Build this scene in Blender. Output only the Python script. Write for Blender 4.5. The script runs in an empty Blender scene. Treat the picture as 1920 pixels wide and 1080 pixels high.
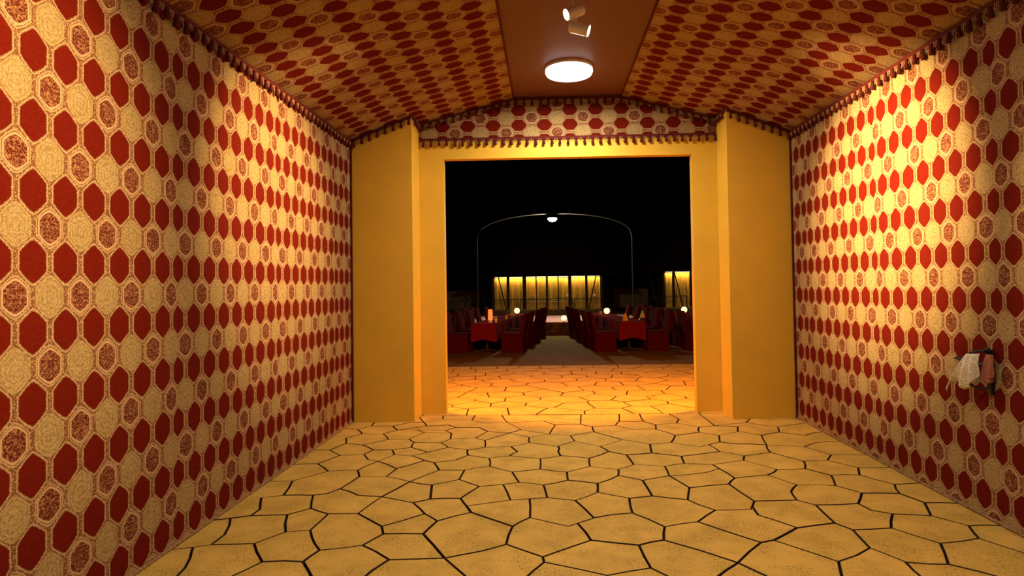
import bpy, math, random
from mathutils import Vector, Matrix, noise
random.seed(7)
SC = bpy.context.scene
COL = SC.collection

# ---------------------------------------------------------------- camera
F_PX, W_PX = 1150.0, 1920.0
YAW, PITCH, ROLL, SX, SY = 0.0270, 0.0227, 0.0150, 33.5, -27.8
cam_d = bpy.data.cameras.new('camera')
cam = bpy.data.objects.new('camera', cam_d); COL.objects.link(cam)
cam_d.sensor_width = 36.0
cam_d.lens = F_PX / W_PX * 36.0
cam_d.shift_x = -SX / W_PX
cam_d.shift_y = SY / W_PX
cam_d.clip_start, cam_d.clip_end = 0.05, 300
fwd = Vector((-math.sin(YAW) * math.cos(PITCH), math.cos(YAW) * math.cos(PITCH), math.sin(PITCH)))
rgt = Vector((math.cos(YAW), math.sin(YAW), 0)); up = rgt.cross(fwd)
r2 = rgt * math.cos(ROLL) - up * math.sin(ROLL)
u2 = up * math.cos(ROLL) + rgt * math.sin(ROLL)
M = Matrix((r2, u2, -fwd)).transposed().to_4x4(); M.translation = (0, 0, 1.6)
cam.matrix_world = M
SC.camera = cam

# ---------------------------------------------------------------- world, exposure
w = bpy.data.worlds.new('night_sky'); SC.world = w; w.use_nodes = True
bg = w.node_tree.nodes['Background']; bg.inputs[0].default_value = (0.006, 0.007, 0.012, 1); bg.inputs[1].default_value = 0.02
SC.view_settings.view_transform = 'Standard'
SC.view_settings.look = 'None'
SC.view_settings.gamma = 1.0
SC.view_settings.use_curve_mapping = False
SC.view_settings.exposure = 0.0
WARM = (1.0, 0.655, 0.31)
SPOT_W, DRUM_W, SCONCE_W, ARCH_W, STRIP_W = 1150.0, 88.0, 640.0, 480.0, 60.0

# ---------------------------------------------------------------- helpers
def link(o, parent=None):
    COL.objects.link(o)
    if parent is not None: o.parent = parent
    return o
def tag(o, label=None, cat=None, group=None, kind=None):
    if label: o['label'] = label
    if cat: o['category'] = cat
    if group: o['group'] = group
    if kind: o['kind'] = kind
    return o
def empty(name, loc=(0, 0, 0), rz=0.0, parent=None):
    o = bpy.data.objects.new(name, None); o.location = loc; o.rotation_euler = (0, 0, rz)
    o.empty_display_size = 0.1
    return link(o, parent)

class MB:
    """collects quads / polygons and builds one mesh object"""
    def __init__(s): s.v = []; s.f = []; s.uv = {}
    def box(s, x0, x1, y0, y1, z0, z1):
        b = len(s.v)
        s.v += [(x0,y0,z0),(x1,y0,z0),(x1,y1,z0),(x0,y1,z0),(x0,y0,z1),(x1,y0,z1),(x1,y1,z1),(x0,y1,z1)]
        s.f += [tuple(b+i for i in q) for q in ((3,2,1,0),(4,5,6,7),(0,1,5,4),(1,2,6,5),(2,3,7,6),(3,0,4,7))]
        return s
    def prism(s, ring0, ring1, cap=True):
        """two rings of equal length, joined"""
        b = len(s.v); n = len(ring0)
        s.v += [tuple(p) for p in ring0] + [tuple(p) for p in ring1]
        for i in range(n):
            j = (i + 1) % n
            s.f.append((b+i, b+j, b+n+j, b+n+i))
        if cap: s.f.append(tuple(b+i for i in reversed(range(n)))); s.f.append(tuple(b+n+i for i in range(n)))
        return s
    def lathe(s, prof, c=(0,0,0), n=16, cap=True):
        """prof: list of (radius, z)"""
        b = len(s.v)
        for r, z in prof:
            for k in range(n):
                a = 2*math.pi*k/n
                s.v.append((c[0]+r*math.cos(a), c[1]+r*math.sin(a), c[2]+z))
        for i in range(len(prof)-1):
            for k in range(n):
                k2 = (k+1) % n
                s.f.append((b+i*n+k, b+i*n+k2, b+(i+1)*n+k2, b+(i+1)*n+k))
        if cap:
            s.f.append(tuple(b+k for k in reversed(range(n))))
            m = b+(len(prof)-1)*n
            s.f.append(tuple(m+k for k in range(n)))
        return s
    def tube(s, pts, r, n=8):
        """round bar along points"""
        pts = [Vector(p) for p in pts]; b = len(s.v)
        rr = r if isinstance(r, (list, tuple)) else [r]*len(pts)
        for i, p in enumerate(pts):
            d = (pts[min(i+1, len(pts)-1)] - pts[max(i-1, 0)]).normalized()
            a = Vector((0,0,1)) if abs(d.z) < 0.9 else Vector((1,0,0))
            e1 = d.cross(a).normalized(); e2 = d.cross(e1)
            for k in range(n):
                t = 2*math.pi*k/n
                q = p + (e1*math.cos(t) + e2*math.sin(t))*rr[i]
                s.v.append(tuple(q))
        for i in range(len(pts)-1):
            for k in range(n):
                k2 = (k+1) % n
                s.f.append((b+i*n+k, b+(i+1)*n+k, b+(i+1)*n+k2, b+i*n+k2))
        s.f.append(tuple(b+k for k in range(n)))
        m = b+(len(pts)-1)*n
        s.f.append(tuple(m+k for k in reversed(range(n))))
        return s
    def grid(s, fn, nu, nv, uvfn=None):
        """fn(i/nu, j/nv) -> point"""
        b = len(s.v)
        for j in range(nv+1):
            for i in range(nu+1):
                a, c = i/nu, j/nv
                if uvfn: s.uv[len(s.v)] = uvfn(a, c)
                s.v.append(tuple(fn(a, c)))
        for j in range(nv):
            for i in range(nu):
                k = b+j*(nu+1)+i
                s.f.append((k, k+1, k+nu+2, k+nu+1))
        return s
    def mesh(s, name, mat=None, smooth=False):
        me = bpy.data.meshes.new(name); me.from_pydata(s.v, [], s.f); me.update()
        if s.uv:
            L = me.uv_layers.new(name='UVMap')
            for lp in me.loops: L.data[lp.index].uv = s.uv.get(lp.vertex_index, (0, 0))
        if mat: me.materials.append(mat)
        if smooth:
            for p in me.polygons: p.use_smooth = True
        return me
    def build(s, name, mat=None, parent=None, smooth=False, bevel=0, loc=None, seg=2, solid=0):
        o = bpy.data.objects.new(name, s.mesh(name, mat, smooth))
        if loc: o.location = loc
        if solid:
            m = o.modifiers.new('solid', 'SOLIDIFY'); m.thickness = solid; m.offset = 0
        if bevel:
            m = o.modifiers.new('bevel', 'BEVEL'); m.width = bevel; m.segments = seg; m.limit_method = 'ANGLE'; m.angle_limit = math.radians(40)
        return link(o, parent)

def copy_tree(o, parent=None):
    c = o.copy(); COL.objects.link(c); c.parent = parent
    for ch in list(o.children): copy_tree(ch, c)
    return c

# ---------------------------------------------------------------- materials
class N:
    """small helper to write shader maths"""
    def __init__(s, name):
        s.m = bpy.data.materials.new(name); s.m.use_nodes = True
        s.t = s.m.node_tree; s.n = s.t.nodes; s.l = s.t.links
        s.b = s.n['Principled BSDF']; s.out = s.n['Material Output']
    def put(s, sock, v):
        if hasattr(v, 'node'): s.l.new(v, sock)
        elif v is not None:
            if isinstance(v, (tuple, list)) and len(v) == 3 and sock.type == 'RGBA': v = (*v, 1)
            sock.default_value = v
    def math(s, op, a, b=None, c=None, clamp=False):
        x = s.n.new('ShaderNodeMath'); x.operation = op; x.use_clamp = clamp
        s.put(x.inputs[0], a)
        if b is not None: s.put(x.inputs[1], b)
        if c is not None: s.put(x.inputs[2], c)
        return x.outputs[0]
    def mix(s, f, a, b, mode='MIX'):
        x = s.n.new('ShaderNodeMix'); x.data_type = 'RGBA'; x.blend_type = mode
        s.put(x.inputs['Factor'], f); s.put(x.inputs['A'], a); s.put(x.inputs['B'], b)
        for i in x.inputs:
            pass
        s.put(x.inputs[0], f); s.put(x.inputs[6], a); s.put(x.inputs[7], b)
        return x.outputs[2]
    def noise(s, scale, vec=None, detail=3, rough=0.55):
        x = s.n.new('ShaderNodeTexNoise'); x.inputs['Scale'].default_value = scale
        x.inputs['Detail'].default_value = detail; x.inputs['Roughness'].default_value = rough
        if vec is not None: s.l.new(vec, x.inputs['Vector'])
        return x.outputs['Fac']
    def voronoi(s, scale, vec=None, out='Distance'):
        x = s.n.new('ShaderNodeTexVoronoi'); x.inputs['Scale'].default_value = scale
        if vec is not None: s.l.new(vec, x.inputs['Vector'])
        return x.outputs[out]
    def ramp(s, f, lo, hi):
        x = s.n.new('ShaderNodeMapRange'); x.interpolation_type = 'SMOOTHSTEP'
        s.put(x.inputs[0], f); x.inputs[1].default_value = lo; x.inputs[2].default_value = hi
        return x.outputs[0]
    def coord(s, which='Object'):
        x = s.n.new('ShaderNodeTexCoord'); return x.outputs[which]
    def bump(s, h, strength=0.3, dist=0.01):
        x = s.n.new('ShaderNodeBump'); x.inputs['Strength'].default_value = strength; x.inputs['Distance'].default_value = dist
        s.l.new(h, x.inputs['Height']); s.l.new(x.outputs[0], s.b.inputs['Normal'])
    def set(s, base=None, rough=None, metal=None, spec=None, sheen=None):
        if base is not None: s.put(s.b.inputs['Base Color'], base)
        if rough is not None: s.put(s.b.inputs['Roughness'], rough)
        if metal is not None: s.b.inputs['Metallic'].default_value = metal
        if spec is not None: s.b.inputs['Specular IOR Level'].default_value = spec
        if sheen is not None: s.b.inputs['Sheen Weight'].default_value = sheen
        return s

def plain(name, col, rough=0.6, metal=0.0, spec=0.4, var=0.12, scale=9.0, bump=0.0):
    k = N(name); f = k.noise(scale, k.coord())
    lo = tuple(c*(1-var) for c in col); hi = tuple(min(1, c*(1+var)) for c in col)
    k.set(k.mix(k.ramp(f, 0.3, 0.7), lo, hi), rough, metal, spec)
    if bump: k.bump(k.noise(scale*8, k.coord()), bump, 0.004)
    return k.m
def glow(name, col, strength):
    k = N(name); k.set(col, 0.5)
    k.b.inputs['Emission Color'].default_value = (*col, 1); k.b.inputs['Emission Strength'].default_value = strength
    return k.m

PU, PV = 0.189, 0.327      # pitch of the red lozenges across and along the cloth
def fabric():
    """woven cloth: pointed red lozenges in a lattice, cream medallions and mottled lozenges alternating between them"""
    k = N('ogee_fabric'); uv = k.coord('UV')
    sp = k.n.new('ShaderNodeSeparateXYZ'); k.l.new(uv, sp.inputs[0])
    u, v = sp.outputs[0], sp.outputs[1]
    ma = k.math
    def cell(x, pitch, off):
        t = ma('ADD', ma('DIVIDE', x, pitch), off)
        fl = ma('FLOOR', ma('ADD', t, 0.5))
        return fl, ma('ABSOLUTE', ma('MULTIPLY', ma('SUBTRACT', t, fl), pitch))
    def loz(du, dv, w_, h_, q=0.48, e=1.25):
        a = ma('DIVIDE', du, w_)
        b = ma('ADD', ma('DIVIDE', dv, h_), ma('MULTIPLY', ma('POWER', a, e), q))
        return ma('MAXIMUM', a, b)
    iu, du = cell(u, PU, 0.0); iv, dv = cell(v, PV, 0.0)
    ju, eu = cell(u, PU, 0.5); jv, ev = cell(v, PV, 0.5)
    red = loz(du, dv, 0.071, 0.098, 0.58, 1.32)
    oth = loz(eu, ev, 0.064, 0.080, 0.55, 1.5)
    par = ma('GREATER_THAN', ma('MODULO', ma('ABSOLUTE', ma('ADD', ju, jv)), 2.0), 0.5)
    w1 = k.noise(210, uv, 2, 0.6); w2 = k.noise(90, uv, 3, 0.6)
    vor = k.voronoi(105, uv)
    # ground between the lozenges: tan with cream flecks
    ground = k.mix(k.ramp(vor, 0.20, 0.50), (0.62, 0.45, 0.23), (0.20, 0.085, 0.030))
    ground = k.mix(k.ramp(w1, 0.50, 0.70), ground, (0.46, 0.28, 0.12))
    # fine trellis lines that run round every lozenge
    ring = lambda d, c, t: k.ramp(ma('ABSOLUTE', ma('SUBTRACT', d, c)), t, t*0.35)
    tre = ma('MAXIMUM', ring(red, 1.11, 0.06), ring(oth, 1.20, 0.07))
    ground = k.mix(ma('MULTIPLY', tre, ma('MULTIPLY_ADD', w1, 1.0, 0.15)), ground, (0.70, 0.55, 0.33))
    # cream medallion: olive scroll lines on cream
    w3 = k.noise(48, uv, 2, 0.5)
    line = lambda n, t: k.ramp(ma('ABSOLUTE', ma('SUBTRACT', n, 0.5)), t, t*0.3)
    curl = ma('ABSOLUTE', ma('SINE', ma('ADD', ma('MULTIPLY', oth, 8.5), ma('MULTIPLY', w3, 7.0))))
    gold = k.mix(k.ramp(curl, 0.15, 0.75), (0.34, 0.26, 0.085), (0.60, 0.48, 0.25))
    gold = k.mix(ma('MULTIPLY', line(w2, 0.07), 0.7), gold, (0.27, 0.19, 0.06))
    gold = k.mix(k.ramp(w1, 0.50, 0.74), gold, (0.48, 0.34, 0.14))
    # mottled lozenge: dark red ground with tan flecks
    dark = k.mix(ma('MULTIPLY', line(w3, 0.045), 0.9), (0.10, 0.010, 0.006), (0.50, 0.28, 0.13))
    dark = k.mix(ma('MULTIPLY', line(w2, 0.028), 0.75), dark, (0.44, 0.22, 0.10))
    dark = k.mix(k.ramp(oth, 0.91, 0.95), dark, (0.62, 0.45, 0.25))
    mo = k.ramp(oth, 1.34, 1.24); mdk = k.ramp(oth, 1.10, 1.06)
    c = k.mix(ma('MULTIPLY', mo, par), ground, gold)
    c = k.mix(ma('MULTIPLY', mdk, ma('SUBTRACT', 1.0, par)), c, dark)
    c = k.mix(1.0, c, (0.78, 0.71, 0.64), 'MULTIPLY')
    # red lozenge with a faint weave
    wv = k.noise(60, uv, 3, 0.7)
    rd = k.mix(k.ramp(wv, 0.3, 0.75), (0.105, 0.006, 0.0015), (0.15, 0.010, 0.0025))
    c = k.mix(k.ramp(red, 1.02, 0.99), c, rd)
    k.set(c, 0.9, spec=0.06)
    h = ma('ADD', w1, ma('MULTIPLY', k.ramp(red, 1.02, 0.98), -0.5))
    k.bump(h, 0.25, 0.002)
    return k.m
M_FAB = fabric()

def stone():
    k = N('paving_stone'); co = k.coord()
    oi = k.n.new('ShaderNodeObjectInfo')
    n1 = k.noise(3.2, co, 4); n2 = k.noise(75, co, 5, 0.75); n3 = k.noise(4.5, co, 5, 0.7)
    a = k.mix(oi.outputs['Random'], (0.66, 0.43, 0.085), (0.72, 0.465, 0.095))
    a = k.mix(k.ramp(n1, 0.35, 0.7), a, (0.57, 0.37, 0.07))
    sp = k.math('MULTIPLY', k.ramp(n2, 0.49, 0.62), k.ramp(n3, 0.40, 0.60))
    a = k.mix(k.math('MULTIPLY', sp, 0.75), a, (0.10, 0.065, 0.02))
    k.set(a, 0.8, spec=0.12)
    k.bump(k.math('ADD', k.noise(14, co, 4), k.math('MULTIPLY', n2, 0.35)), 0.35, 0.008)
    return k.m
M_STONE = stone()
M_JOINT = plain('mortar', (0.035, 0.020, 0.012), 0.9, spec=0.1)
M_PAINT = plain('ochre_paint', (0.78, 0.49, 0.045), 0.6, spec=0.3, var=0.03, scale=3, bump=0.05)
M_TRIM = plain('dark_red_braid', (0.10, 0.010, 0.006), 0.8, spec=0.2, scale=40)
M_TASSEL = plain('dark_red_tassel', (0.09, 0.009, 0.005), 0.85, spec=0.2, scale=60)
M_FRINGE = plain('tan_fringe', (0.45, 0.28, 0.12), 0.85, spec=0.2, scale=60)
M_RIDGE = plain('maroon_cloth', (0.15, 0.05, 0.03), 0.5, spec=0.4, var=0.06, scale=30, bump=0.08)
M_WHITE = plain('white_enamel', (0.85, 0.82, 0.76), 0.35, var=0.02)
M_BLACK = plain('black_iron', (0.012, 0.011, 0.010), 0.45, spec=0.4)
M_LACE = plain('cream_lace', (0.86, 0.78, 0.60), 0.9, spec=0.1, var=0.35, scale=90, bump=0.4)
M_RIB = plain('russet_cloth', (0.42, 0.16, 0.10), 0.9, spec=0.1, var=0.3, scale=50, bump=0.3)
M_GROUND = plain('dark_outdoor_carpet', (0.17, 0.10, 0.016), 0.9, spec=0.1, var=0.15, scale=1.5)
M_CHAIR = plain('oxblood_slipcover', (0.075, 0.004, 0.002), 0.95, spec=0.03, var=0.1, scale=20)
M_CLOTH = plain('red_tablecloth', (0.17, 0.009, 0.006), 0.95, spec=0.03, var=0.06, scale=20)
M_STAGE = plain('pale_rug', (0.66, 0.34, 0.29), 0.85, spec=0.15, var=0.1, scale=6)
M_RUBBLE = plain('brown_masonry', (0.20, 0.12, 0.05), 0.85, spec=0.15, var=0.4, scale=5)
M_TENT = plain('dark_canvas', (0.022, 0.009, 0.006), 0.85, spec=0.15)
M_WOOD = plain('dark_timber', (0.035, 0.020, 0.012), 0.6, spec=0.3)
M_CURTAIN = plain('yellow_curtain', (0.80, 0.52, 0.11), 0.85, spec=0.1, var=0.1, scale=4)
M_STEEL = plain('grey_steel', (0.05, 0.04, 0.032), 0.6, metal=0.3)
M_LEAF = plain('dry_leaf', (0.05, 0.06, 0.02), 0.7)
M_DIFF = glow('lit_diffuser', (1.0, 0.93, 0.84), 3.0)
M_LENS = glow('lit_lens', (1.0, 0.78, 0.45), 30.0)
M_BULB = glow('lit_floodlight', (0.95, 1.0, 0.95), 60.0)
M_CANDLE = glow('lit_candle', (1.0, 0.62, 0.20), 3.5)
M_ORANGE = glow('lit_orange_shade', (1.0, 0.16, 0.03), 1.6)
M_STRIPL = glow('lit_strip', (1.0, 0.82, 0.40), 6.0)
def glass():
    k = N('window_glass')
    tr = k.n.new('ShaderNodeBsdfTransparent'); gl = k.n.new('ShaderNodeBsdfGlossy'); gl.inputs['Roughness'].default_value = 0.02
    mx = k.n.new('ShaderNodeMixShader'); mx.inputs[0].default_value = 0.05
    k.l.new(tr.outputs[0], mx.inputs[1]); k.l.new(gl.outputs[0], mx.inputs[2]); k.l.new(mx.outputs[0], k.out.inputs[0])
    return k.m
M_GLASS = glass()

# ---------------------------------------------------------------- room measures (metres)
XL, XR, XC = -2.376, 2.952, 0.288
Y_BACK, Y_END, Y_REC, Y_OUT = -2.0, 7.37, 7.79, 7.91
Z_TOP, Z_PIL, Z_RIDGE = 3.42, 3.715, 4.02
PIL_L, PIL_R = -1.609, 2.178
OP_L, OP_R, OP_T = -1.295, 1.863, 3.252
RIDGE_L, RIDGE_R = -0.385, 0.985
def ceil_z(x):
    pts = [(XL, Z_TOP), (PIL_L, Z_PIL), (RIDGE_L, Z_RIDGE), (RIDGE_R, Z_RIDGE), (PIL_R, Z_PIL), (XR, Z_TOP)]
    for (a, za), (b, zb) in zip(pts, pts[1:]):
        if x <= b: return za + (zb-za)*(x-a)/(b-a)
    return Z_TOP

# outlines of the flagstones inside the passage (x, y in metres on the floor)
STONES = [
[(1.817,5.802),(1.761,5.648),(1.958,5.372),(2.204,5.388),(2.284,5.611),(2.096,5.912)],
[(1.817,5.802),(2.096,5.912),(2.157,6.183),(1.861,6.238),(1.734,6.313),(1.593,6.211),(1.633,5.952)],
[(1.817,5.802),(1.633,5.952),(1.233,5.798),(1.210,5.568),(1.448,5.526),(1.761,5.648)],
[(2.096,5.912),(2.284,5.611),(2.506,5.638),(2.618,5.810),(2.495,6.105),(2.157,6.183)],
[(-0.140,4.296),(-0.252,4.139),(-0.276,3.855),(-0.048,3.675),(0.253,3.911),(0.182,4.188),(0.122,4.140)],
[(-0.140,4.296),(0.122,4.140),(0.182,4.188),(0.301,4.282),(0.189,4.631),(-0.021,4.699),(-0.153,4.673)],
[(-0.140,4.296),(-0.153,4.673),(-0.297,4.645),(-0.613,4.529),(-0.563,4.400),(-0.252,4.139)],
[(-2.376,4.271),(-2.376,3.788),(-2.242,3.826),(-2.150,3.865),(-2.149,4.023),(-2.259,4.309)],
[(-2.376,4.271),(-2.259,4.309),(-2.134,4.358),(-2.128,4.481),(-2.233,4.725),(-2.240,4.742),(-2.084,4.784),(-2.163,5.141),(-2.376,5.130)],
[(-2.376,5.130),(-2.163,5.141),(-2.086,5.232),(-1.955,5.410),(-2.138,5.642),(-2.376,5.625)],
[(2.253,4.404),(2.362,4.332),(2.601,4.296),(2.707,4.545),(2.642,4.746),(2.366,4.758),(2.228,4.537)],
[(2.253,4.404),(2.228,4.537),(1.913,4.511),(1.893,4.173),(1.955,4.058),(2.216,4.086),(2.362,4.332)],
[(2.362,4.332),(2.216,4.086),(2.378,3.847),(2.657,3.918),(2.732,4.123),(2.601,4.296)],
[(0.152,5.337),(0.151,5.117),(0.387,5.025),(0.579,5.228),(0.599,5.404),(0.361,5.498)],
[(0.152,5.337),(0.361,5.498),(0.372,5.757),(0.106,5.849),(-0.083,5.754),(-0.082,5.428)],
[(0.152,5.337),(-0.082,5.428),(-0.325,5.348),(-0.252,5.064),(-0.051,4.996),(0.151,5.117)],
[(0.151,5.117),(-0.051,4.996),(-0.021,4.699),(0.189,4.631),(0.370,4.810),(0.387,5.025)],
[(2.899,5.803),(2.952,5.803),(2.952,6.305),(2.679,6.265),(2.495,6.105),(2.618,5.810)],
[(2.899,5.803),(2.618,5.810),(2.506,5.638),(2.663,5.407),(2.912,5.401),(2.952,5.401),(2.952,5.803)],
[(2.444,2.950),(2.952,2.950),(2.952,3.378),(2.721,3.378),(2.770,3.705),(2.657,3.918),(2.378,3.847),(2.244,3.564),(2.444,3.379)],
[(2.444,2.950),(2.444,3.379),(2.244,3.564),(2.023,3.593),(2.002,3.381),(2.002,2.950)],
[(1.821,4.611),(1.502,4.594),(1.454,4.491),(1.439,4.317),(1.612,4.093),(1.893,4.173),(1.913,4.511)],
[(1.821,4.611),(1.913,4.511),(2.228,4.537),(2.366,4.758),(2.251,4.933),(1.961,4.957),(1.852,4.800)],
[(1.821,4.611),(1.852,4.800),(1.961,4.957),(1.821,5.217),(1.526,5.136),(1.433,4.986),(1.502,4.594)],
[(-0.779,4.242),(-0.831,4.022),(-0.631,3.663),(-0.416,3.760),(-0.276,3.855),(-0.252,4.139),(-0.563,4.400)],
[(-0.779,4.242),(-0.563,4.400),(-0.613,4.529),(-0.678,4.693),(-0.910,4.681),(-1.027,4.603),(-0.892,4.376)],
[(-0.779,4.242),(-0.892,4.376),(-1.139,4.149),(-1.095,4.024),(-0.831,4.022)],
[(-0.051,4.996),(-0.252,5.064),(-0.379,5.014),(-0.297,4.645),(-0.153,4.673),(-0.021,4.699)],
[(-0.379,5.852),(-0.565,5.782),(-0.534,5.519),(-0.325,5.348),(-0.082,5.428),(-0.083,5.754)],
[(-0.379,5.852),(-0.083,5.754),(0.106,5.849),(0.087,5.996),(0.091,6.190),(-0.203,6.345),(-0.385,6.204),(-0.309,6.007)],
[(-0.379,5.852),(-0.309,6.007),(-0.385,6.204),(-0.645,6.183),(-0.807,6.087),(-0.774,5.889),(-0.565,5.782)],
[(2.952,5.401),(2.912,5.401),(2.663,5.407),(2.572,5.201),(2.719,4.953),(2.952,4.984)],
[(-2.240,4.742),(-2.233,4.725),(-2.128,4.481),(-2.134,4.358),(-1.879,4.375),(-1.757,4.499),(-1.848,4.780),(-2.084,4.784)],
[(-2.084,4.784),(-1.848,4.780),(-1.752,4.812),(-1.686,4.928),(-1.626,5.243),(-1.699,5.435),(-1.955,5.410),(-2.086,5.232),(-2.163,5.141)],
[(2.506,5.638),(2.284,5.611),(2.204,5.388),(2.338,5.198),(2.572,5.201),(2.663,5.407)],
[(-1.880,3.876),(-2.150,3.865),(-2.242,3.826),(-2.169,3.670),(-2.102,3.407),(-2.376,3.407),(-2.376,2.950),(-1.812,2.950),(-1.812,3.406),(-1.706,3.617)],
[(-1.880,3.876),(-1.706,3.617),(-1.462,3.616),(-1.422,3.778),(-1.544,3.969),(-1.603,4.091),(-1.755,4.060)],
[(-1.880,3.876),(-1.755,4.060),(-1.879,4.375),(-2.134,4.358),(-2.259,4.309),(-2.149,4.023),(-2.150,3.865)],
[(-1.706,3.617),(-1.812,3.406),(-1.812,2.950),(-1.323,2.950),(-1.323,3.404),(-1.462,3.616)],
[(-0.613,4.529),(-0.297,4.645),(-0.379,5.014),(-0.567,4.969),(-0.678,4.693)],
[(1.961,4.957),(2.251,4.933),(2.338,5.198),(2.204,5.388),(1.958,5.372),(1.821,5.217)],
[(2.251,4.933),(2.366,4.758),(2.642,4.746),(2.719,4.953),(2.572,5.201),(2.338,5.198)],
[(-1.374,4.388),(-1.587,4.385),(-1.603,4.091),(-1.544,3.969),(-1.422,3.778),(-1.179,3.848),(-1.095,4.024),(-1.139,4.149)],
[(-1.374,4.388),(-1.139,4.149),(-0.892,4.376),(-1.027,4.603),(-1.298,4.737)],
[(-1.374,4.388),(-1.298,4.737),(-1.494,4.774),(-1.686,4.928),(-1.752,4.812),(-1.848,4.780),(-1.757,4.499),(-1.587,4.385)],
[(1.003,5.206),(0.763,5.093),(0.777,4.718),(1.026,4.633),(1.101,4.901)],
[(1.003,5.206),(1.101,4.901),(1.433,4.986),(1.526,5.136),(1.472,5.406),(1.324,5.294)],
[(1.003,5.206),(1.324,5.294),(1.472,5.406),(1.448,5.526),(1.210,5.568),(1.019,5.482)],
[(1.003,5.206),(1.019,5.482),(0.754,5.547),(0.599,5.404),(0.579,5.228),(0.763,5.093)],
[(1.019,5.482),(1.210,5.568),(1.233,5.798),(0.976,5.918),(0.729,5.863),(0.754,5.547)],
[(-1.702,5.762),(-1.596,5.710),(-1.497,5.924),(-1.565,6.110),(-1.753,6.115),(-1.801,5.954)],
[(-1.702,5.762),(-1.801,5.954),(-2.023,5.923),(-2.138,5.642),(-1.955,5.410),(-1.699,5.435),(-1.596,5.710)],
[(-1.801,5.954),(-1.753,6.115),(-1.924,6.310),(-2.115,6.376),(-2.194,6.117),(-2.023,5.923)],
[(1.101,4.901),(1.026,4.633),(1.172,4.419),(1.426,4.430),(1.454,4.491),(1.502,4.594),(1.433,4.986)],
[(2.952,4.984),(2.719,4.953),(2.642,4.746),(2.707,4.545),(2.952,4.529)],
[(1.633,5.952),(1.593,6.211),(1.480,6.130),(1.241,6.311),(1.017,6.247),(0.976,5.918),(1.233,5.798)],
[(-1.753,6.115),(-1.565,6.110),(-1.391,6.195),(-1.405,6.396),(-1.492,6.542),(-1.714,6.536),(-1.825,6.397),(-1.924,6.310)],
[(2.770,3.705),(2.721,3.378),(2.952,3.378),(2.952,4.120),(2.732,4.123),(2.657,3.918)],
[(2.278,7.180),(1.876,7.040),(2.119,6.978),(2.048,6.748),(2.242,6.575),(2.474,6.699),(2.548,6.939)],
[(2.278,7.180),(2.548,6.939),(2.923,7.122),(2.952,7.122),(2.952,7.720),(2.390,7.720),(2.390,7.372)],
[(2.278,7.180),(2.390,7.372),(2.390,7.720),(1.861,7.720),(1.861,7.676),(1.876,7.040)],
[(-0.210,6.582),(-0.203,6.345),(0.091,6.190),(0.264,6.403),(0.227,6.632),(0.004,6.706)],
[(-0.210,6.582),(0.004,6.706),(-0.311,6.926),(-0.435,6.769)],
[(-0.210,6.582),(-0.435,6.769),(-0.672,6.452),(-0.645,6.183),(-0.385,6.204),(-0.203,6.345)],
[(0.004,6.706),(0.227,6.632),(0.494,6.804),(0.495,7.041),(0.368,7.174),(0.075,7.147)],
[(0.004,6.706),(0.075,7.147),(-0.069,7.375),(-0.488,7.293),(-0.311,6.926)],
[(2.952,6.705),(2.809,6.653),(2.699,6.559),(2.474,6.699),(2.242,6.575),(2.157,6.183),(2.495,6.105),(2.679,6.265),(2.952,6.305)],
[(2.952,6.705),(2.952,7.122),(2.923,7.122),(2.548,6.939),(2.474,6.699),(2.699,6.559),(2.809,6.653)],
[(0.878,3.386),(0.878,2.950),(1.207,2.950),(1.207,3.384),(1.073,3.590)],
[(0.878,3.386),(1.073,3.590),(0.712,3.907),(0.544,3.833),(0.565,3.528),(0.673,3.387),(0.673,2.950),(0.878,2.950)],
[(1.612,4.093),(1.393,3.900),(1.649,3.602),(1.921,3.783),(1.955,4.058),(1.893,4.173)],
[(1.612,4.093),(1.439,4.317),(1.454,4.491),(1.426,4.430),(1.172,4.419),(0.994,4.202),(1.298,3.864),(1.393,3.900)],
[(0.565,3.528),(0.310,3.440),(-0.039,3.607),(-0.152,3.390),(-0.152,2.950),(0.673,2.950),(0.673,3.387)],
[(0.565,3.528),(0.544,3.833),(0.253,3.911),(-0.048,3.675),(-0.039,3.607),(0.310,3.440)],
[(2.244,3.564),(2.378,3.847),(2.216,4.086),(1.955,4.058),(1.921,3.783),(2.023,3.593)],
[(-1.069,7.056),(-1.165,6.914),(-1.079,6.792),(-1.046,6.527),(-0.789,6.563),(-0.684,6.861),(-0.795,7.046)],
[(-1.069,7.056),(-0.795,7.046),(-0.684,6.861),(-0.435,6.769),(-0.311,6.926),(-0.488,7.293),(-0.750,7.277),(-0.927,7.444),(-1.289,7.515),(-1.496,7.351),(-1.420,7.145),(-1.177,7.197)],
[(-1.069,7.056),(-1.177,7.197),(-1.420,7.145),(-1.713,6.956),(-1.496,6.970),(-1.165,6.914)],
[(1.593,6.211),(1.734,6.313),(1.804,6.590),(1.628,6.729),(1.344,6.606),(1.241,6.311),(1.480,6.130)],
[(1.734,6.313),(1.861,6.238),(2.157,6.183),(2.242,6.575),(2.048,6.748),(1.804,6.590)],
[(-1.321,5.878),(-1.162,5.723),(-1.058,5.648),(-0.871,5.726),(-0.774,5.889),(-0.807,6.087),(-1.014,6.183),(-1.189,6.006)],
[(-1.321,5.878),(-1.189,6.006),(-1.391,6.195),(-1.565,6.110),(-1.497,5.924)],
[(-1.321,5.878),(-1.497,5.924),(-1.596,5.710),(-1.364,5.472),(-1.162,5.723)],
[(-1.189,6.006),(-1.014,6.183),(-1.122,6.374),(-1.405,6.396),(-1.391,6.195)],
[(0.574,5.982),(0.372,5.757),(0.361,5.498),(0.599,5.404),(0.754,5.547),(0.729,5.863)],
[(0.574,5.982),(0.729,5.863),(0.976,5.918),(1.017,6.247),(0.765,6.435),(0.505,6.177)],
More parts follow.
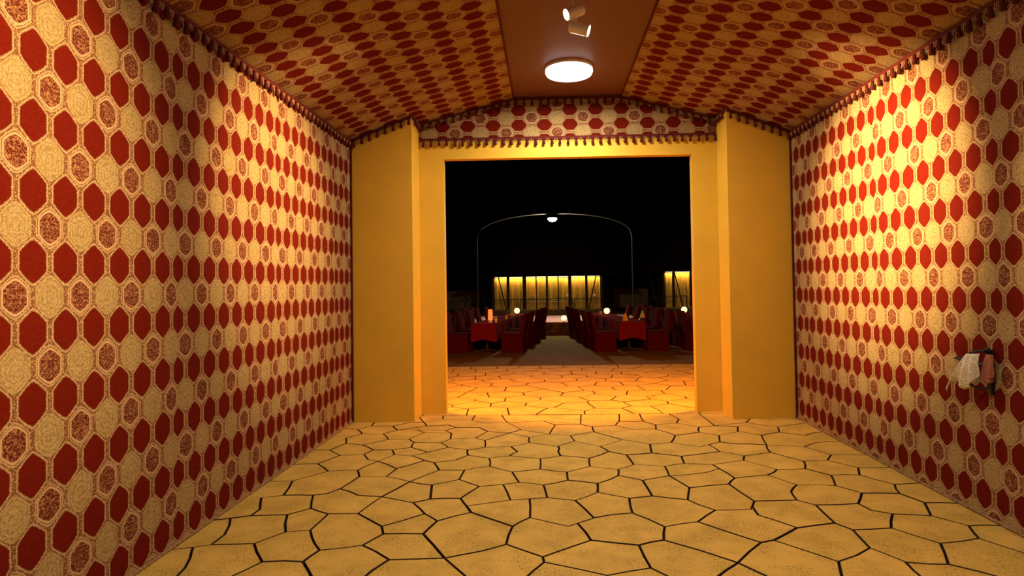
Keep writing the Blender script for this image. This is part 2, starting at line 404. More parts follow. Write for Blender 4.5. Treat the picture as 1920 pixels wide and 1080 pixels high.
[(0.574,5.982),(0.505,6.177),(0.264,6.403),(0.091,6.190),(0.087,5.996),(0.106,5.849),(0.372,5.757)],
[(-1.323,3.404),(-1.323,2.950),(-1.050,2.950),(-1.050,3.394),(-0.957,3.642),(-1.179,3.848),(-1.422,3.778),(-1.462,3.616)],
[(-0.435,6.769),(-0.684,6.861),(-0.789,6.563),(-0.672,6.452)],
[(1.804,6.590),(2.048,6.748),(2.119,6.978),(1.876,7.040),(1.688,6.973),(1.628,6.729)],
[(-0.488,7.293),(-0.069,7.375),(0.368,7.174),(0.383,7.423),(0.406,7.704),(0.406,7.720),(-0.587,7.720)],
[(-0.488,7.293),(-0.587,7.720),(-0.921,7.720),(-0.927,7.444),(-0.750,7.277)],
[(-0.069,7.375),(0.075,7.147),(0.368,7.174)],
[(-2.117,7.720),(-2.117,7.559),(-2.079,7.171),(-1.823,7.161),(-1.662,7.334),(-1.496,7.351),(-1.606,7.623),(-1.606,7.720)],
[(-2.117,7.720),(-2.376,7.720),(-2.376,7.062),(-2.196,7.011),(-2.079,7.171),(-2.117,7.559)],
[(-1.606,7.720),(-1.606,7.623),(-1.496,7.351),(-1.289,7.515),(-1.317,7.720)],
[(-0.152,3.390),(-0.039,3.607),(-0.048,3.675),(-0.276,3.855),(-0.416,3.760),(-0.631,3.663),(-0.447,3.392),(-0.447,2.950),(-0.152,2.950)],
[(1.448,5.526),(1.472,5.406),(1.526,5.136),(1.821,5.217),(1.958,5.372),(1.761,5.648)],
[(-2.196,7.011),(-2.066,6.779),(-1.832,6.771),(-1.713,6.956),(-1.823,7.161),(-2.079,7.171)],
[(-2.196,7.011),(-2.376,7.062),(-2.376,6.122),(-2.194,6.117),(-2.115,6.376),(-2.188,6.597),(-2.066,6.779)],
[(-0.567,4.969),(-0.379,5.014),(-0.252,5.064),(-0.325,5.348),(-0.534,5.519),(-0.746,5.413),(-0.755,5.152)],
[(-0.567,4.969),(-0.755,5.152),(-0.959,5.014),(-0.910,4.681),(-0.678,4.693)],
[(1.172,4.419),(1.026,4.633),(0.777,4.718),(0.597,4.672),(0.578,4.370),(0.758,4.120),(0.994,4.202)],
[(0.406,7.704),(0.383,7.423),(0.368,7.174),(0.495,7.041),(0.765,7.102),(0.830,7.304),(0.875,7.683),(0.875,7.720),(0.406,7.720)],
[(-2.138,5.642),(-2.023,5.923),(-2.194,6.117),(-2.376,6.122),(-2.376,5.625)],
[(-0.910,4.681),(-0.959,5.014),(-1.161,5.101),(-1.298,4.737),(-1.027,4.603)],
[(-1.397,5.246),(-1.626,5.243),(-1.686,4.928),(-1.494,4.774),(-1.298,4.737),(-1.161,5.101)],
[(-1.397,5.246),(-1.161,5.101),(-0.970,5.418),(-1.058,5.648),(-1.162,5.723),(-1.364,5.472)],
[(-1.397,5.246),(-1.364,5.472),(-1.596,5.710),(-1.699,5.435),(-1.626,5.243)],
[(0.182,4.188),(0.253,3.911),(0.544,3.833),(0.712,3.907),(0.758,4.120),(0.578,4.370),(0.301,4.282)],
[(-1.924,6.310),(-1.825,6.397),(-1.714,6.536),(-1.832,6.771),(-2.066,6.779),(-2.188,6.597),(-2.115,6.376)],
[(-1.496,7.351),(-1.662,7.334),(-1.823,7.161),(-1.713,6.956),(-1.420,7.145)],
[(-1.289,7.515),(-0.927,7.444),(-0.921,7.720),(-1.317,7.720)],
[(2.732,4.123),(2.952,4.120),(2.952,4.529),(2.707,4.545),(2.601,4.296)],
[(0.777,4.718),(0.763,5.093),(0.579,5.228),(0.387,5.025),(0.370,4.810),(0.597,4.672)],
[(-2.169,3.670),(-2.242,3.826),(-2.376,3.788),(-2.376,3.407),(-2.102,3.407)],
[(0.875,7.683),(0.830,7.304),(1.116,7.292),(1.130,7.672),(1.130,7.720),(0.875,7.720)],
[(-0.831,4.022),(-1.095,4.024),(-1.179,3.848),(-0.957,3.642),(-0.631,3.663)],
[(-0.631,3.663),(-0.957,3.642),(-1.050,3.394),(-1.050,2.950),(-0.447,2.950),(-0.447,3.392)],
[(-0.565,5.782),(-0.774,5.889),(-0.871,5.726),(-1.058,5.648),(-0.970,5.418),(-0.746,5.413),(-0.534,5.519)],
[(-1.079,6.792),(-1.165,6.914),(-1.496,6.970),(-1.382,6.824)],
[(-1.079,6.792),(-1.382,6.824),(-1.492,6.542),(-1.405,6.396),(-1.122,6.374),(-1.046,6.527)],
[(1.207,2.950),(1.568,2.950),(1.568,3.383),(1.649,3.602),(1.393,3.900),(1.298,3.864),(1.073,3.590),(1.207,3.384)],
[(1.568,2.950),(2.002,2.950),(2.002,3.381),(2.023,3.593),(1.921,3.783),(1.649,3.602),(1.568,3.383)],
[(0.370,4.810),(0.189,4.631),(0.301,4.282),(0.578,4.370),(0.597,4.672)],
[(0.765,6.435),(1.017,6.247),(1.241,6.311),(1.344,6.606),(1.187,6.887),(0.943,6.878),(0.765,7.102),(0.495,7.041),(0.494,6.804)],
[(0.765,6.435),(0.494,6.804),(0.227,6.632),(0.264,6.403),(0.505,6.177)],
[(-1.755,4.060),(-1.603,4.091),(-1.587,4.385),(-1.757,4.499),(-1.879,4.375)],
[(0.994,4.202),(0.758,4.120),(0.712,3.907),(1.073,3.590),(1.298,3.864)],
[(-1.496,6.970),(-1.713,6.956),(-1.832,6.771),(-1.714,6.536),(-1.492,6.542),(-1.382,6.824)],
[(1.130,7.720),(1.130,7.672),(1.116,7.292),(1.224,7.109),(1.479,7.181),(1.555,7.408),(1.503,7.655),(1.503,7.720)],
[(1.503,7.720),(1.503,7.655),(1.555,7.408),(1.479,7.181),(1.688,6.973),(1.876,7.040),(1.861,7.676),(1.861,7.720)],
[(1.479,7.181),(1.224,7.109),(1.187,6.887),(1.344,6.606),(1.628,6.729),(1.688,6.973)],
[(-1.122,6.374),(-1.014,6.183),(-0.807,6.087),(-0.645,6.183),(-0.672,6.452),(-0.789,6.563),(-1.046,6.527)],
[(0.830,7.304),(0.765,7.102),(0.943,6.878),(1.187,6.887),(1.224,7.109),(1.116,7.292)],
[(-0.970,5.418),(-1.161,5.101),(-0.959,5.014),(-0.755,5.152),(-0.746,5.413)]]

# ================================================================ floor
floor = MB().box(XL-0.1, XR+0.1, Y_BACK-0.1, Y_OUT+4.6, -0.12, -0.024).build('floor', M_JOINT)
tag(floor, 'crazy paving of irregular tan flagstones with dark joints', kind='structure')
def inset(P, d):
    n = len(P); out = []
    for i in range(n):
        a, b, c = Vector(P[i-1]), Vector(P[i]), Vector(P[(i+1) % n])
        e1, e2 = (b-a), (c-b)
        if e1.length < 1e-5 or e2.length < 1e-5: out.append(b); continue
        e1.normalize(); e2.normalize()
        n1, n2 = Vector((-e1.y, e1.x)), Vector((-e2.y, e2.x))
        m = n1+n2
        if m.length < 0.3: out.append(b+n1*d); continue
        m.normalize(); k = d/max(0.45, m.dot(n1))
        out.append(b+m*k)
    return out
def clean(P, tol=0.02):
    Q = []
    for q in P:
        if not Q or math.hypot(q[0]-Q[-1][0], q[1]-Q[-1][1]) > tol: Q.append(q)
    while len(Q) > 3 and math.hypot(Q[0][0]-Q[-1][0], Q[0][1]-Q[-1][1]) < tol: Q.pop()
    return Q
def lay(P):
    P = clean(P)
    if len(P) < 3: return
    gap = random.uniform(0.0035, 0.0065)
    Q = []
    for a, b in zip(P, P[1:]+P[:1]):           # worn edges: the middle of every edge wanders a little
        Q.append(a)
        if 0.16 < math.hypot(b[0]-a[0], b[1]-a[1]) and abs(a[0]-b[0]) > 1e-4 and abs(a[1]-b[1]) > 1e-4:
            m_ = ((a[0]+b[0])/2, (a[1]+b[1])/2)
            w_ = noise.noise_vector(Vector((m_[0]*9.0, m_[1]*9.0, 1.7)))
            Q.append((m_[0]+0.020*w_.x, m_[1]+0.020*w_.y))
    P = Q
    a = inset(P, gap); b = inset(P, gap+0.004); n = len(P)
    h = random.uniform(-0.0015, 0.0015)
    mb = MB()
    mb.v = [(q.x, q.y, -0.026) for q in a] + [(q.x, q.y, -0.006+h) for q in a] + [(q.x, q.y, h) for q in b]
    for r in (0, n):
        for i in range(n):
            j = (i+1) % n
            mb.f.append((r+i, r+j, r+n+j, r+n+i))
    mb.f.append(tuple(2*n+i for i in range(n)))
    o = mb.build('paving_stone', M_STONE, floor)
    o.data.materials.append(M_JOINT)          # grout clings to the sides and arrises
    for p in o.data.polygons[:2*n]: p.material_index = 1
for P in STONES: lay(P)
def voronoi_cells(x0, x1, y0, y1, sx, sy):
    seeds = []; ny = max(1, round((y1-y0)/sy)); nx = round((x1-x0)/sx)
    for j in range(ny):
        for i in range(nx):
            ox = 0.5 if j % 2 else 0.0
            seeds.append((x0+(i+0.25+ox+random.uniform(-.27, .27))*(x1-x0)/nx, y0+(j+0.5+random.uniform(-.3, .3))*(y1-y0)/ny))
    for i, s in enumerate(seeds):
        P = [(x0, y0), (x1, y0), (x1, y1), (x0, y1)]
        for k, t in enumerate(seeds):
            if k == i or abs(t[0]-s[0]) > 3*sx or abs(t[1]-s[1]) > 3*sy: continue
            mx, my = (s[0]+t[0])/2, (s[1]+t[1])/2; dx, dy = t[0]-s[0], t[1]-s[1]
            Q = []
            for a, b in zip(P, P[1:]+P[:1]):
                da = (a[0]-mx)*dx+(a[1]-my)*dy; db = (b[0]-mx)*dx+(b[1]-my)*dy
                if da <= 0: Q.append(a)
                if (da < 0) != (db < 0):
                    tt = da/(da-db); Q.append((a[0]+(b[0]-a[0])*tt, a[1]+(b[1]-a[1])*tt))
            P = Q
            if len(P) < 3: break
        if len(P) >= 3: yield P
for P in voronoi_cells(XL, XR, 1.05, 2.95, 0.52, 0.5): lay(P)
for P in voronoi_cells(XL-0.1, XR+0.1, 7.72, 12.5, 0.50, 0.44): lay(P)

# ================================================================ walls with fabric panels
def side_wall(name, x, sgn, y0, width, zred, lab):
    """sgn +1: the cloth faces +x"""
    wall = MB().box(min(x, x-sgn*0.12), max(x, x-sgn*0.12), Y_BACK, Y_OUT, -0.1, 3.6).build(name, M_PAINT)
    tag(wall, lab, kind='structure')
    a = y0
    while a > Y_BACK: a -= width
    while a < Y_END-0.01:
        b = min(a+width, Y_END); c = max(a, Y_BACK)
        ph = random.uniform(0, 6)
        def fn(s, t, c=c, b=b, ph=ph):
            y = c+(b-c)*s; z = 0.012+t*(Z_TOP-0.012)
            bulge = 0.010 + 0.004*math.sin(y*3.1+ph)*math.sin(math.pi*t) + 0.004*math.sin(y*7.3+z*2+ph)*(1-t)
            edge = min(s, 1-s)
            bulge *= min(1, edge*12)**0.5 if 0 < edge else 0
            return (x+sgn*(0.006+bulge), y, z)
        def uvf(s, t, c=c, b=b, a=a):
            y = c+(b-c)*s
            u = (y-a)+0.085*PU
            return (u, 0.012+t*(Z_TOP-0.012)-zred)
        MB().grid(fn, 16, 16, uvf).build('fabric_panel', M_FAB, wall, smooth=True)
        a += width
    return wall
side_wall('wall_left', XL, 1, 5.357, 1.48, 1.752, 'left wall hung with cream cloth of pointed red lozenges')
side_wall('wall_right', XR, -1, 5.570, 1.475, 1.790, 'right wall hung with cream cloth of pointed red lozenges')
for side, x, s in (('left', XL, 1), ('right', XR, -1)):
    m = MB(); m.tube([(x+s*0.018, Y_BACK, 0.012), (x+s*0.018, 2, 0.012), (x+s*0.018, Y_END, 0.012)], 0.012, 6)
    tag(m.build('baseboard_'+side, plain('dusty_cord_'+side, (0.30, 0.17, 0.07), 0.9, var=0.5, scale=60)), kind='structure')
# end wall with the wide opening
m = MB()
m.box(XL, OP_L, Y_REC, Y_OUT, -0.1, 4.12); m.box(OP_R, XR, Y_REC, Y_OUT, -0.1, 4.12); m.box(OP_L, OP_R, Y_REC, Y_OUT, OP_T, 4.12)
tag(m.build('wall_end', M_PAINT), 'smooth ochre wall with a wide square opening to the night', kind='structure')
def pillar(x0, x1, lab):
    z0, z1 = ceil_z(x0)-0.006, ceil_z(x1)-0.006
    m = MB(); m.prism([(x0, Y_END, -0.01), (x1, Y_END, -0.01), (x1, Y_REC, -0.01), (x0, Y_REC, -0.01)],
                      [(x0, Y_END, z0), (x1, Y_END, z1), (x1, Y_REC, z1), (x0, Y_REC, z0)])
    o = m.build('pillar', M_PAINT, bevel=0.006); tag(o, lab, 'pillar', 'pillars flanking the opening')
pillar(XL, PIL_L, 'broad ochre plaster pillar on the left of the opening')
pillar(PIL_R, XR, 'broad ochre plaster pillar on the right of the opening')

# ================================================================ ceiling
ceil = MB().box(RIDGE_L, RIDGE_R, Y_BACK, Y_OUT, Z_RIDGE, Z_RIDGE+0.05).build('ceiling', M_RIDGE)
tag(ceil, 'tent ceiling of patterned cloth slopes with a flat maroon strip', kind='structure')
for side in (-1, 1):
    prof = [(XL, Z_TOP), (PIL_L, Z_PIL), (RIDGE_L, Z_RIDGE)] if side < 0 else [(XR, Z_TOP), (PIL_R, Z_PIL), (RIDGE_R, Z_RIDGE)]
    ln = [0]
    for (a, za), (b, zb) in zip(prof, prof[1:]): ln.append(ln[-1]+math.hypot(b-a, zb-za))
    def at(d, prof=prof, ln=ln):
        for i in range(2):
            if d <= ln[i+1]+1e-6:
                t = (d-ln[i])/(ln[i+1]-ln[i]); return (prof[i][0]+(prof[i+1][0]-prof[i][0])*t, prof[i][1]+(prof[i+1][1]-prof[i][1])*t)
        return prof[2]
    def fn(s, t):
        d = ln[2]*t; x, z = at(d); y = Y_BACK+(Y_OUT-Y_BACK)*s
        return (x, y, z)
    MB().grid(fn, 40, 12, lambda s, t: (Y_BACK+(Y_OUT-Y_BACK)*s+0.03, ln[2]*t+0.1)).build('fabric_slope', M_FAB, ceil, solid=0.008)
    x = RIDGE_L if side < 0 else RIDGE_R
    MB().tube([(x, Y_BACK, Z_RIDGE-0.004), (x, 2, Z_RIDGE-0.004), (x, Y_REC, Z_RIDGE-0.004)], 0.012, 6).build('edge_cord', M_TRIM, ceil)

# ================================================================ tasselled trims
tm = MB()
tm.lathe([(0.004, 0.0), (0.010, -0.004), (0.015, -0.012), (0.013, -0.020), (0.009, -0.024), (0.015, -0.034), (0.020, -0.060), (0.019, -0.078), (0.006, -0.082)], n=8)
TASSEL = tm.mesh('tassel', M_TASSEL, True)
def trim_run(name, pts, parent=None, band=0.034, step=0.103, out=(0, -1, 0), lab=None, vis=None, length=1.0):
    """braid along pts with a tassel every step; out = direction away from the wall"""
    pts = [Vector(p) for p in pts]; o3 = Vector(out)
    m = MB()
    for a, b in zip(pts, pts[1:]):
        q = o3*0.012
        up_ = Vector((0, 0, band))
        m.prism([a, a+q, a+q-up_, a-up_], [b, b+q, b+q-up_, b-up_])
    t = m.build(name, M_TRIM, parent)
    if parent is None: tag(t, lab, kind='structure')
    fr = MB()
    acc = step*0.5
    for a, b in zip(pts, pts[1:]):
        L = (b-a).length
        while acc < L:
            p = a+(b-a)*(acc/L)+o3*0.022-Vector((0, 0, band*0.8))
            if vis is None or vis(p):
                c = bpy.data.objects.new('tassel', TASSEL); link(c, t); c.location = p
                c.scale = (1, 1, length*random.uniform(0.92, 1.08)); c.rotation_euler = (random.uniform(-.08, .08), random.uniform(-.08, .08), random.uniform(0, 6))
                for dq in (0.33, 0.5, 0.67):
                    g = p+(b-a)*(dq*step/L)
                    if (g-a).dot(b-a) < (b-a).length_squared:
                        ll = 0.045 if dq == 0.5 else 0.035
                        fr.tube([g, g-Vector((0, 0, ll))], [0.0035, 0.0025], 4)
            acc += step
        acc -= L
    if fr.v:
        f = fr.build('fringe', M_FRINGE, t); tag(f, kind='stuff')
    return t
near = lambda p: p.y > 1.9
trim_run('trim_1', [(XL+0.02, Y_BACK, Z_TOP-0.005), (XL+0.02, Y_END, Z_TOP-0.005)], out=(1, 0, 0), lab='dark red tasselled braid along the top of the left wall', vis=near, band=0.045)
trim_run('trim_2', [(XR-0.02, Y_BACK, Z_TOP-0.005), (XR-0.02, Y_END, Z_TOP-0.005)], out=(-1, 0, 0), lab='dark red tasselled braid along the top of the right wall', vis=near, band=0.045)
e = 0.012
trim_run('trim_3', [(XL+0.02, Y_END-e, Z_TOP), (PIL_L, Y_END-e, Z_PIL-0.008)], lab='tasselled braid sloping across the left pillar top', band=0.04)
trim_run('trim_4', [(PIL_R, Y_END-e, Z_PIL-0.008), (XR-0.02, Y_END-e, Z_TOP)], lab='tasselled braid sloping across the right pillar top', band=0.04)
trim_run('trim_5', [(PIL_L+e, Y_END, Z_PIL-0.008), (PIL_L+e, Y_REC, Z_PIL-0.008)], out=(1, 0, 0), lab='short tasselled braid on the inner side of the left pillar', band=0.04)
trim_run('trim_6', [(PIL_R-e, Y_END, Z_PIL-0.008), (PIL_R-e, Y_REC, Z_PIL-0.008)], out=(-1, 0, 0), lab='short tasselled braid on the inner side of the right pillar', band=0.04)
for n, x, s in ((7, XL, 1), (8, XR, -1)):
    tag(MB().box(min(x+s*0.002, x+s*0.034), max(x+s*0.002, x+s*0.034), Y_END-0.022, Y_END-0.001, 0.0, Z_TOP-0.05).build('trim_%d' % n, M_TRIM, bevel=0.005),
        'dark red piping down the corner between wall and pillar', kind='structure')

# valance over the opening
val = empty('valance', (XC, Y_REC, 3.5))
tag(val, 'patterned cloth valance with tasselled edges above the opening', 'valance')
zb = 3.50
m = MB(); xs = [PIL_L+0.002, RIDGE_L, RIDGE_R, PIL_R-0.002]
for x0, x1 in zip(xs, xs[1:]):
    def fn(s, t):
        x = x0+(x1-x0)*s; return (x-XC, -0.012, zb+(ceil_z(x)-0.006-zb)*t-3.5)
    def uvf(s, t):
        x = x0+(x1-x0)*s; return (zb+(ceil_z(x)-0.006-zb)*t-3.855, x+0.651)
    m.grid(fn, 8, 4, uvf)
m.build('cloth', M_FAB, val)
def rel(P): return [(x-XC, y-Y_REC, z-3.5) for x, y, z in P]
trim_run('lower_braid', rel([(PIL_L+0.005, Y_REC-0.014, zb+0.016), (PIL_R-0.005, Y_REC-0.014, zb+0.016)]), parent=val)
trim_run('upper_braid', rel([(PIL_L+0.005, Y_REC-0.016, Z_PIL-0.008), (RIDGE_L, Y_REC-0.016, Z_RIDGE-0.008), (RIDGE_R, Y_REC-0.016, Z_RIDGE-0.008), (PIL_R-0.005, Y_REC-0.016, Z_PIL-0.008)]), parent=val, band=0.03)

# ================================================================ light fittings
def spot(loc, target, power, size=56, blend=1.0, col=WARM, parent=None, radius=0.035):
    d = bpy.data.lights.new('spot', 'SPOT'); d.energy = power; d.color = col
    d.spot_size = math.radians(size); d.spot_blend = blend; d.shadow_soft_size = radius
    o = bpy.data.objects.new('spot_beam', d); COL.objects.link(o); o.location = loc
    v = Vector(target)-Vector(loc); o.rotation_euler = v.to_track_quat('-Z', 'Y').to_euler()
    return o
def point(loc, power, col, radius=0.05):
    d = bpy.data.lights.new('point', 'POINT'); d.energy = power; d.color = col; d.shadow_soft_size = radius
    o = bpy.data.objects.new('lamp_glow', d); COL.objects.link(o); o.location = loc; return o

def drum_lamp(y, lab, pw=1.0):
    r = empty('ceiling_lamp', (0.283, y, Z_RIDGE)); tag(r, lab, 'ceiling lamp', 'round flush lamps on the maroon strip')
    MB().lathe([(0.262, 0.0), (0.266, -0.02), (0.262, -0.035)], n=40).build('mounting_ring', M_WHITE, r, smooth=False)
    MB().lathe([(0.255, -0.03), (0.262, -0.06), (0.250, -0.085), (0.18, -0.098), (0.02, -0.102)], n=40).build('diffuser', M_DIFF, r, smooth=True)
    d = bpy.data.lights.new('drum', 'AREA'); d.shape = 'DISK'; d.size = 0.5; d.energy = DRUM_W*pw; d.color = (1.0, 0.86, 0.70)
    o = bpy.data.objects.new('lamp_glow', d); COL.objects.link(o); o.location = (0.283, y, Z_RIDGE-0.115)
drum_lamp(6.72, 'round white flush ceiling lamp glowing near the opening')
drum_lamp(1.2, 'added unseen flush ceiling lamp overhead, lighting the near end of the passage', 1.15)  # extra lamp out of view, added to brighten the near floor

def head(parent, c, d, lit=True):
    """one can of a spotlight: body from c along d"""
    d = Vector(d).normalized(); c = Vector(c)
    rot = d.to_track_quat('-Z', 'Y').to_matrix().to_4x4(); rot.translation = c
    b = MB().lathe([(0.020, 0.085), (0.040, 0.078), (0.047, 0.06), (0.047, -0.075), (0.050, -0.085), (0.044, -0.085), (0.042, -0.07)], n=20).build('head', M_WHITE, parent, smooth=False)
    b.matrix_local = rot
    l = MB().lathe([(0.042, -0.070), (0.030, -0.076), (0.004, -0.079)], n=20).build('lens', M_LENS, b, smooth=True)
    return c+d*0.10
def twin_spot(y, tl, tr, lab, pw=1.0):
    r = empty('twin_spotlight', (0.26, y, Z_RIDGE)); tag(r, lab, 'spotlight', 'twin spotlights on the maroon strip')
    MB().lathe([(0.055, 0.0), (0.055, -0.018), (0.03, -0.026)], n=20).build('ceiling_rose', M_WHITE, r)
    MB().tube([(0, 0, -0.02), (0, 0, -0.14), (0.0, 0.0, -0.34)], 0.014, 10).build('stem', M_WHITE, r)
    MB().box(-0.022, 0.022, -0.022, 0.022, -0.275, -0.225).build('bracket', M_WHITE, r, bevel=0.006)
    o = Vector((0.26, y, Z_RIDGE))
    c1 = Vector((0.005, -0.03, -0.185)); c2 = Vector((0.035, -0.03, -0.325))
    d1 = Vector((-0.86, -0.30, -0.42)); d2 = Vector((0.88, -0.16, -0.30))
    p1 = head(r, c1, d1); p2 = head(r, c2, d2)
    spot(o+p1, tl, SPOT_W*pw); spot(o+p2, tr, SPOT_W*pw*2.2)
twin_spot(4.98, (XL, 5.35, 2.40), (XR, 5.45, 2.38), 'white twin-head spotlight hanging from the maroon ceiling strip in view')
twin_spot(2.35, (XL, 2.45, 2.3), (XR, 2.45, 2.3), 'white twin-head spotlight overhead between the two ceiling lamps, nearer the viewer', 0.75)
# wall downlights on the outer face, either side of the opening
for x, s, lab in ((OP_L-0.16, -1, 'small black downlight on the outer wall left of the opening'), (OP_R+0.16, 1, 'small black downlight on the outer wall right of the opening')):
    r = empty('wall_downlight', (x, Y_OUT, 2.5)); tag(r, lab, 'wall lamp', 'downlights on the outer wall')
    MB().box(-0.05, 0.05, 0.0, 0.03, -0.10, 0.10).build('back_plate', M_BLACK, r, bevel=0.006)
    MB().lathe([(0.05, 0.12), (0.055, 0.11), (0.055, -0.12), (0.05, -0.12), (0.048, -0.09)], c=(0, 0.09, 0), n=20).build('can', M_BLACK, r)
    MB().lathe([(0.048, -0.088), (0.02, -0.094), (0.004, -0.095)], c=(0, 0.09, 0), n=16).build('lens', M_LENS, r)
    spot((x, Y_OUT+0.09, 2.36), (x-s*0.9, Y_OUT+1.6, 0), SCONCE_W, 160, 1.0, (1.0, 0.28, 0.008))

# ================================================================ cloth on the right wall
wh = empty('wall_hook', (XR, 4.155, 0.99)); tag(wh, 'black iron wall hook holding the cream cloth on the right wall', 'wall hook')
MB().box(-0.040, -0.014, -0.022, 0.014, -0.15, 0.15).build('back_bar', M_BLACK, wh, bevel=0.004)
MB().tube([(-0.03, 0, 0.13), (-0.08, -0.02, 0.145), (-0.12, 0.0, 0.14), (-0.13, 0.04, 0.125)], 0.009, 8).build('arm', M_BLACK, wh)
MB().tube([(-0.03, 0, -0.10), (-0.07, 0.05, -0.12), (-0.08, 0.13, -0.09), (-0.07, 0.16, -0.04)], 0.008, 8).build('lower_arm', M_BLACK, wh)
MB().tube([(-0.03, 0.0, 0.04), (-0.05, 0.16, 0.05), (-0.05, 0.28, 0.065), (-0.04, 0.335, 0.055)], [0.010, 0.016, 0.016, 0.005], 8).build('side_arm', M_BLACK, wh)
MB().lathe([(0.004, -0.016), (0.016, -0.007), (0.016, 0.007), (0.004, 0.016)], c=(-0.04, 0, 0.15), n=12).build('knob', M_STEEL, wh, smooth=True)
def hang(name, lab, top0, top1, low, mat, depth, folds, d0=0.14):
    """draped cloth: top edge top0-top1, lower edge a polyline, points as (y, z)"""
    n = 28
    def lowp(s):
        t = s*(len(low)-1); i = min(int(t), len(low)-2); q = t-i
        return (low[i][0]+(low[i+1][0]-low[i][0])*q, low[i][1]+(low[i+1][1]-low[i][1])*q)
    def fn(s, t):
        a = (top0[0]+(top1[0]-top0[0])*s, top0[1]+(top1[1]-top0[1])*s); b = lowp(s)
        y = a[0]+(b[0]-a[0])*t; z = a[1]+(b[1]-a[1])*t
        x = XR-d0-depth*math.sin(math.pi*min(1, 0.25+0.75*t))*math.sin(math.pi*(0.15+0.7*s))-0.014*math.sin(s*folds*math.pi*2)*(0.3+t)
        return (x, y, z)
    o = MB().grid(fn, n, 14).build(name, mat, smooth=True, solid=0.006)
    tag(o, lab, 'cloth')
    return o
hang('draped_cloth', 'cream lace cloth bunched on the iron hook of the right wall', (4.235, 1.105), (4.114, 1.118), [(4.480, 0.810), (4.392, 0.915), (4.335, 0.885), (4.285, 0.858), (4.235, 0.885), (4.18, 0.935), (4.14, 1.00)], M_LACE, 0.035, 3, 0.11)
hang('ribbed_cloth', 'russet ribbed cloth hanging beside the cream lace cloth', (4.12, 1.115), (4.065, 1.115), [(4.17, 0.97), (4.15, 0.93), (4.10, 0.925), (4.075, 0.98)], M_RIB, 0.015, 5, 0.065)

# ================================================================ outdoors
g = MB().box(-26, 30, 12.5, 60, -0.12, 0.0)
tag(g.build('ground', M_GROUND), 'dark outdoor carpet and sand under the dining area', kind='structure')
# low stage with stone front, arch and floodlight
st = empty('stage', (0.3, 20.3, 0)); tag(st, 'low stone-fronted stage with a pale pink rug', 'stage')
SW, SH, SD = 2.95, 0.43, 4.5
MB().box(-SW, SW, 0.06, SD, 0, SH-0.03).build('core', M_RUBBLE, st)
bz = [0.0, 0.10, 0.20, 0.30, 0.40]
blk = [MB().box(-0.5+0.012, 0.5-0.012, -0.02-0.01*k, 0.06, 0.006, 0.094).mesh('stone_block', M_RUBBLE) for k in range(3)]
for j in range(4):
    x = -SW - (0.2 if j % 2 else 0); 
    while x < SW-0.05:
        wd = random.choice((0.3, 0.42, 0.5)); x0 = max(x, -SW); x1 = min(x+wd, SW)
        if x1-x0 > 0.06:
            b = bpy.data.objects.new('stone_block', blk[random.randrange(3)]); link(b, st); b.location = ((x0+x1)/2, 0, bz[j]); b.scale = (x1-x0, 1, 1)
        x += wd
MB().box(-SW-0.03, SW+0.03, -0.04, SD, SH-0.03, SH+0.005).build('rug_top', M_STAGE, st, bevel=0.008)
ar = empty('arch_frame', (0.3, 22.0, 0)); tag(ar, 'tall thin steel arch standing over the stage', 'arch')
P = [(-2.78, 0, SH+0.006), (-2.78, 0, 3.35)]
for k in range(1, 16):
    t = math.pi*(1-k/16); P.append((2.78*math.cos(t), 0, 3.35+0.88*math.sin(t)**0.8))
P += [(2.78, 0, 3.35), (2.78, 0, SH+0.006)]
MB().tube(P, 0.022, 8).build('bow', M_STEEL, ar, smooth=True)
for s in (-1, 1): MB().lathe([(0.09, 0), (0.09, 0.02), (0.04, 0.03)], c=(s*2.78, 0, SH+0.005), n=12).build('foot', M_STEEL, ar)
fl = empty('floodlight', (0.24, 21.88, 4.02)); tag(fl, 'bright white floodlight hung from the top of the steel arch', 'floodlight')
MB().tube([(0, 0.02, 0.12), (0, 0.085, 0.19)], 0.014, 6).build('bracket', M_STEEL, fl)
MB().lathe([(0.05, 0.13), (0.09, 0.11), (0.16, 0.05), (0.165, 0.03)], n=20).build('housing', M_STEEL, fl, smooth=True)
MB().lathe([(0.158, 0.035), (0.155, -0.02), (0.10, -0.075), (0.02, -0.09)], n=20).build('lamp_bowl', M_BULB, fl, smooth=True)
point((0.24, 21.83, 3.80), ARCH_W, (1.0, 0.93, 0.66), 0.10)

# dining rows --------------------------------------------------
def make_chair():
    r = empty('dining_chair')
    # facing +x, origin under the seat centre
    w_, d_ = 0.25, 0.26
    MB().prism([(-d_-0.03, -w_-0.01, 0.0), (d_+0.01, -w_-0.01, 0.0), (d_+0.01, w_+0.01, 0.0), (-d_-0.03, w_+0.01, 0.0)],
               [(-d_, -w_, 0.43), (d_, -w_, 0.43), (d_, w_, 0.43), (-d_, w_, 0.43)]).build('skirt', M_CHAIR, r, bevel=0.012)
    MB().box(-d_+0.03, d_+0.004, -w_-0.004, w_+0.004, 0.425, 0.49).build('seat', M_CHAIR, r, bevel=0.022, seg=3)
    MB().prism([(-d_-0.02, -w_, 0.40), (-d_+0.075, -w_, 0.40), (-d_+0.075, w_, 0.40), (-d_-0.02, w_, 0.40)],
               [(-d_-0.13, -w_+0.01, 0.97), (-d_-0.06, -w_+0.01, 0.97), (-d_-0.06, w_-0.01, 0.97), (-d_-0.13, w_-0.01, 0.97)]).build('backrest', M_CHAIR, r, bevel=0.02, seg=3)
    MB().box(-d_-0.045, -d_-0.03, -0.06, 0.06, 0.40, 0.44).build('back_tie', M_CHAIR, r, bevel=0.004)
    return r
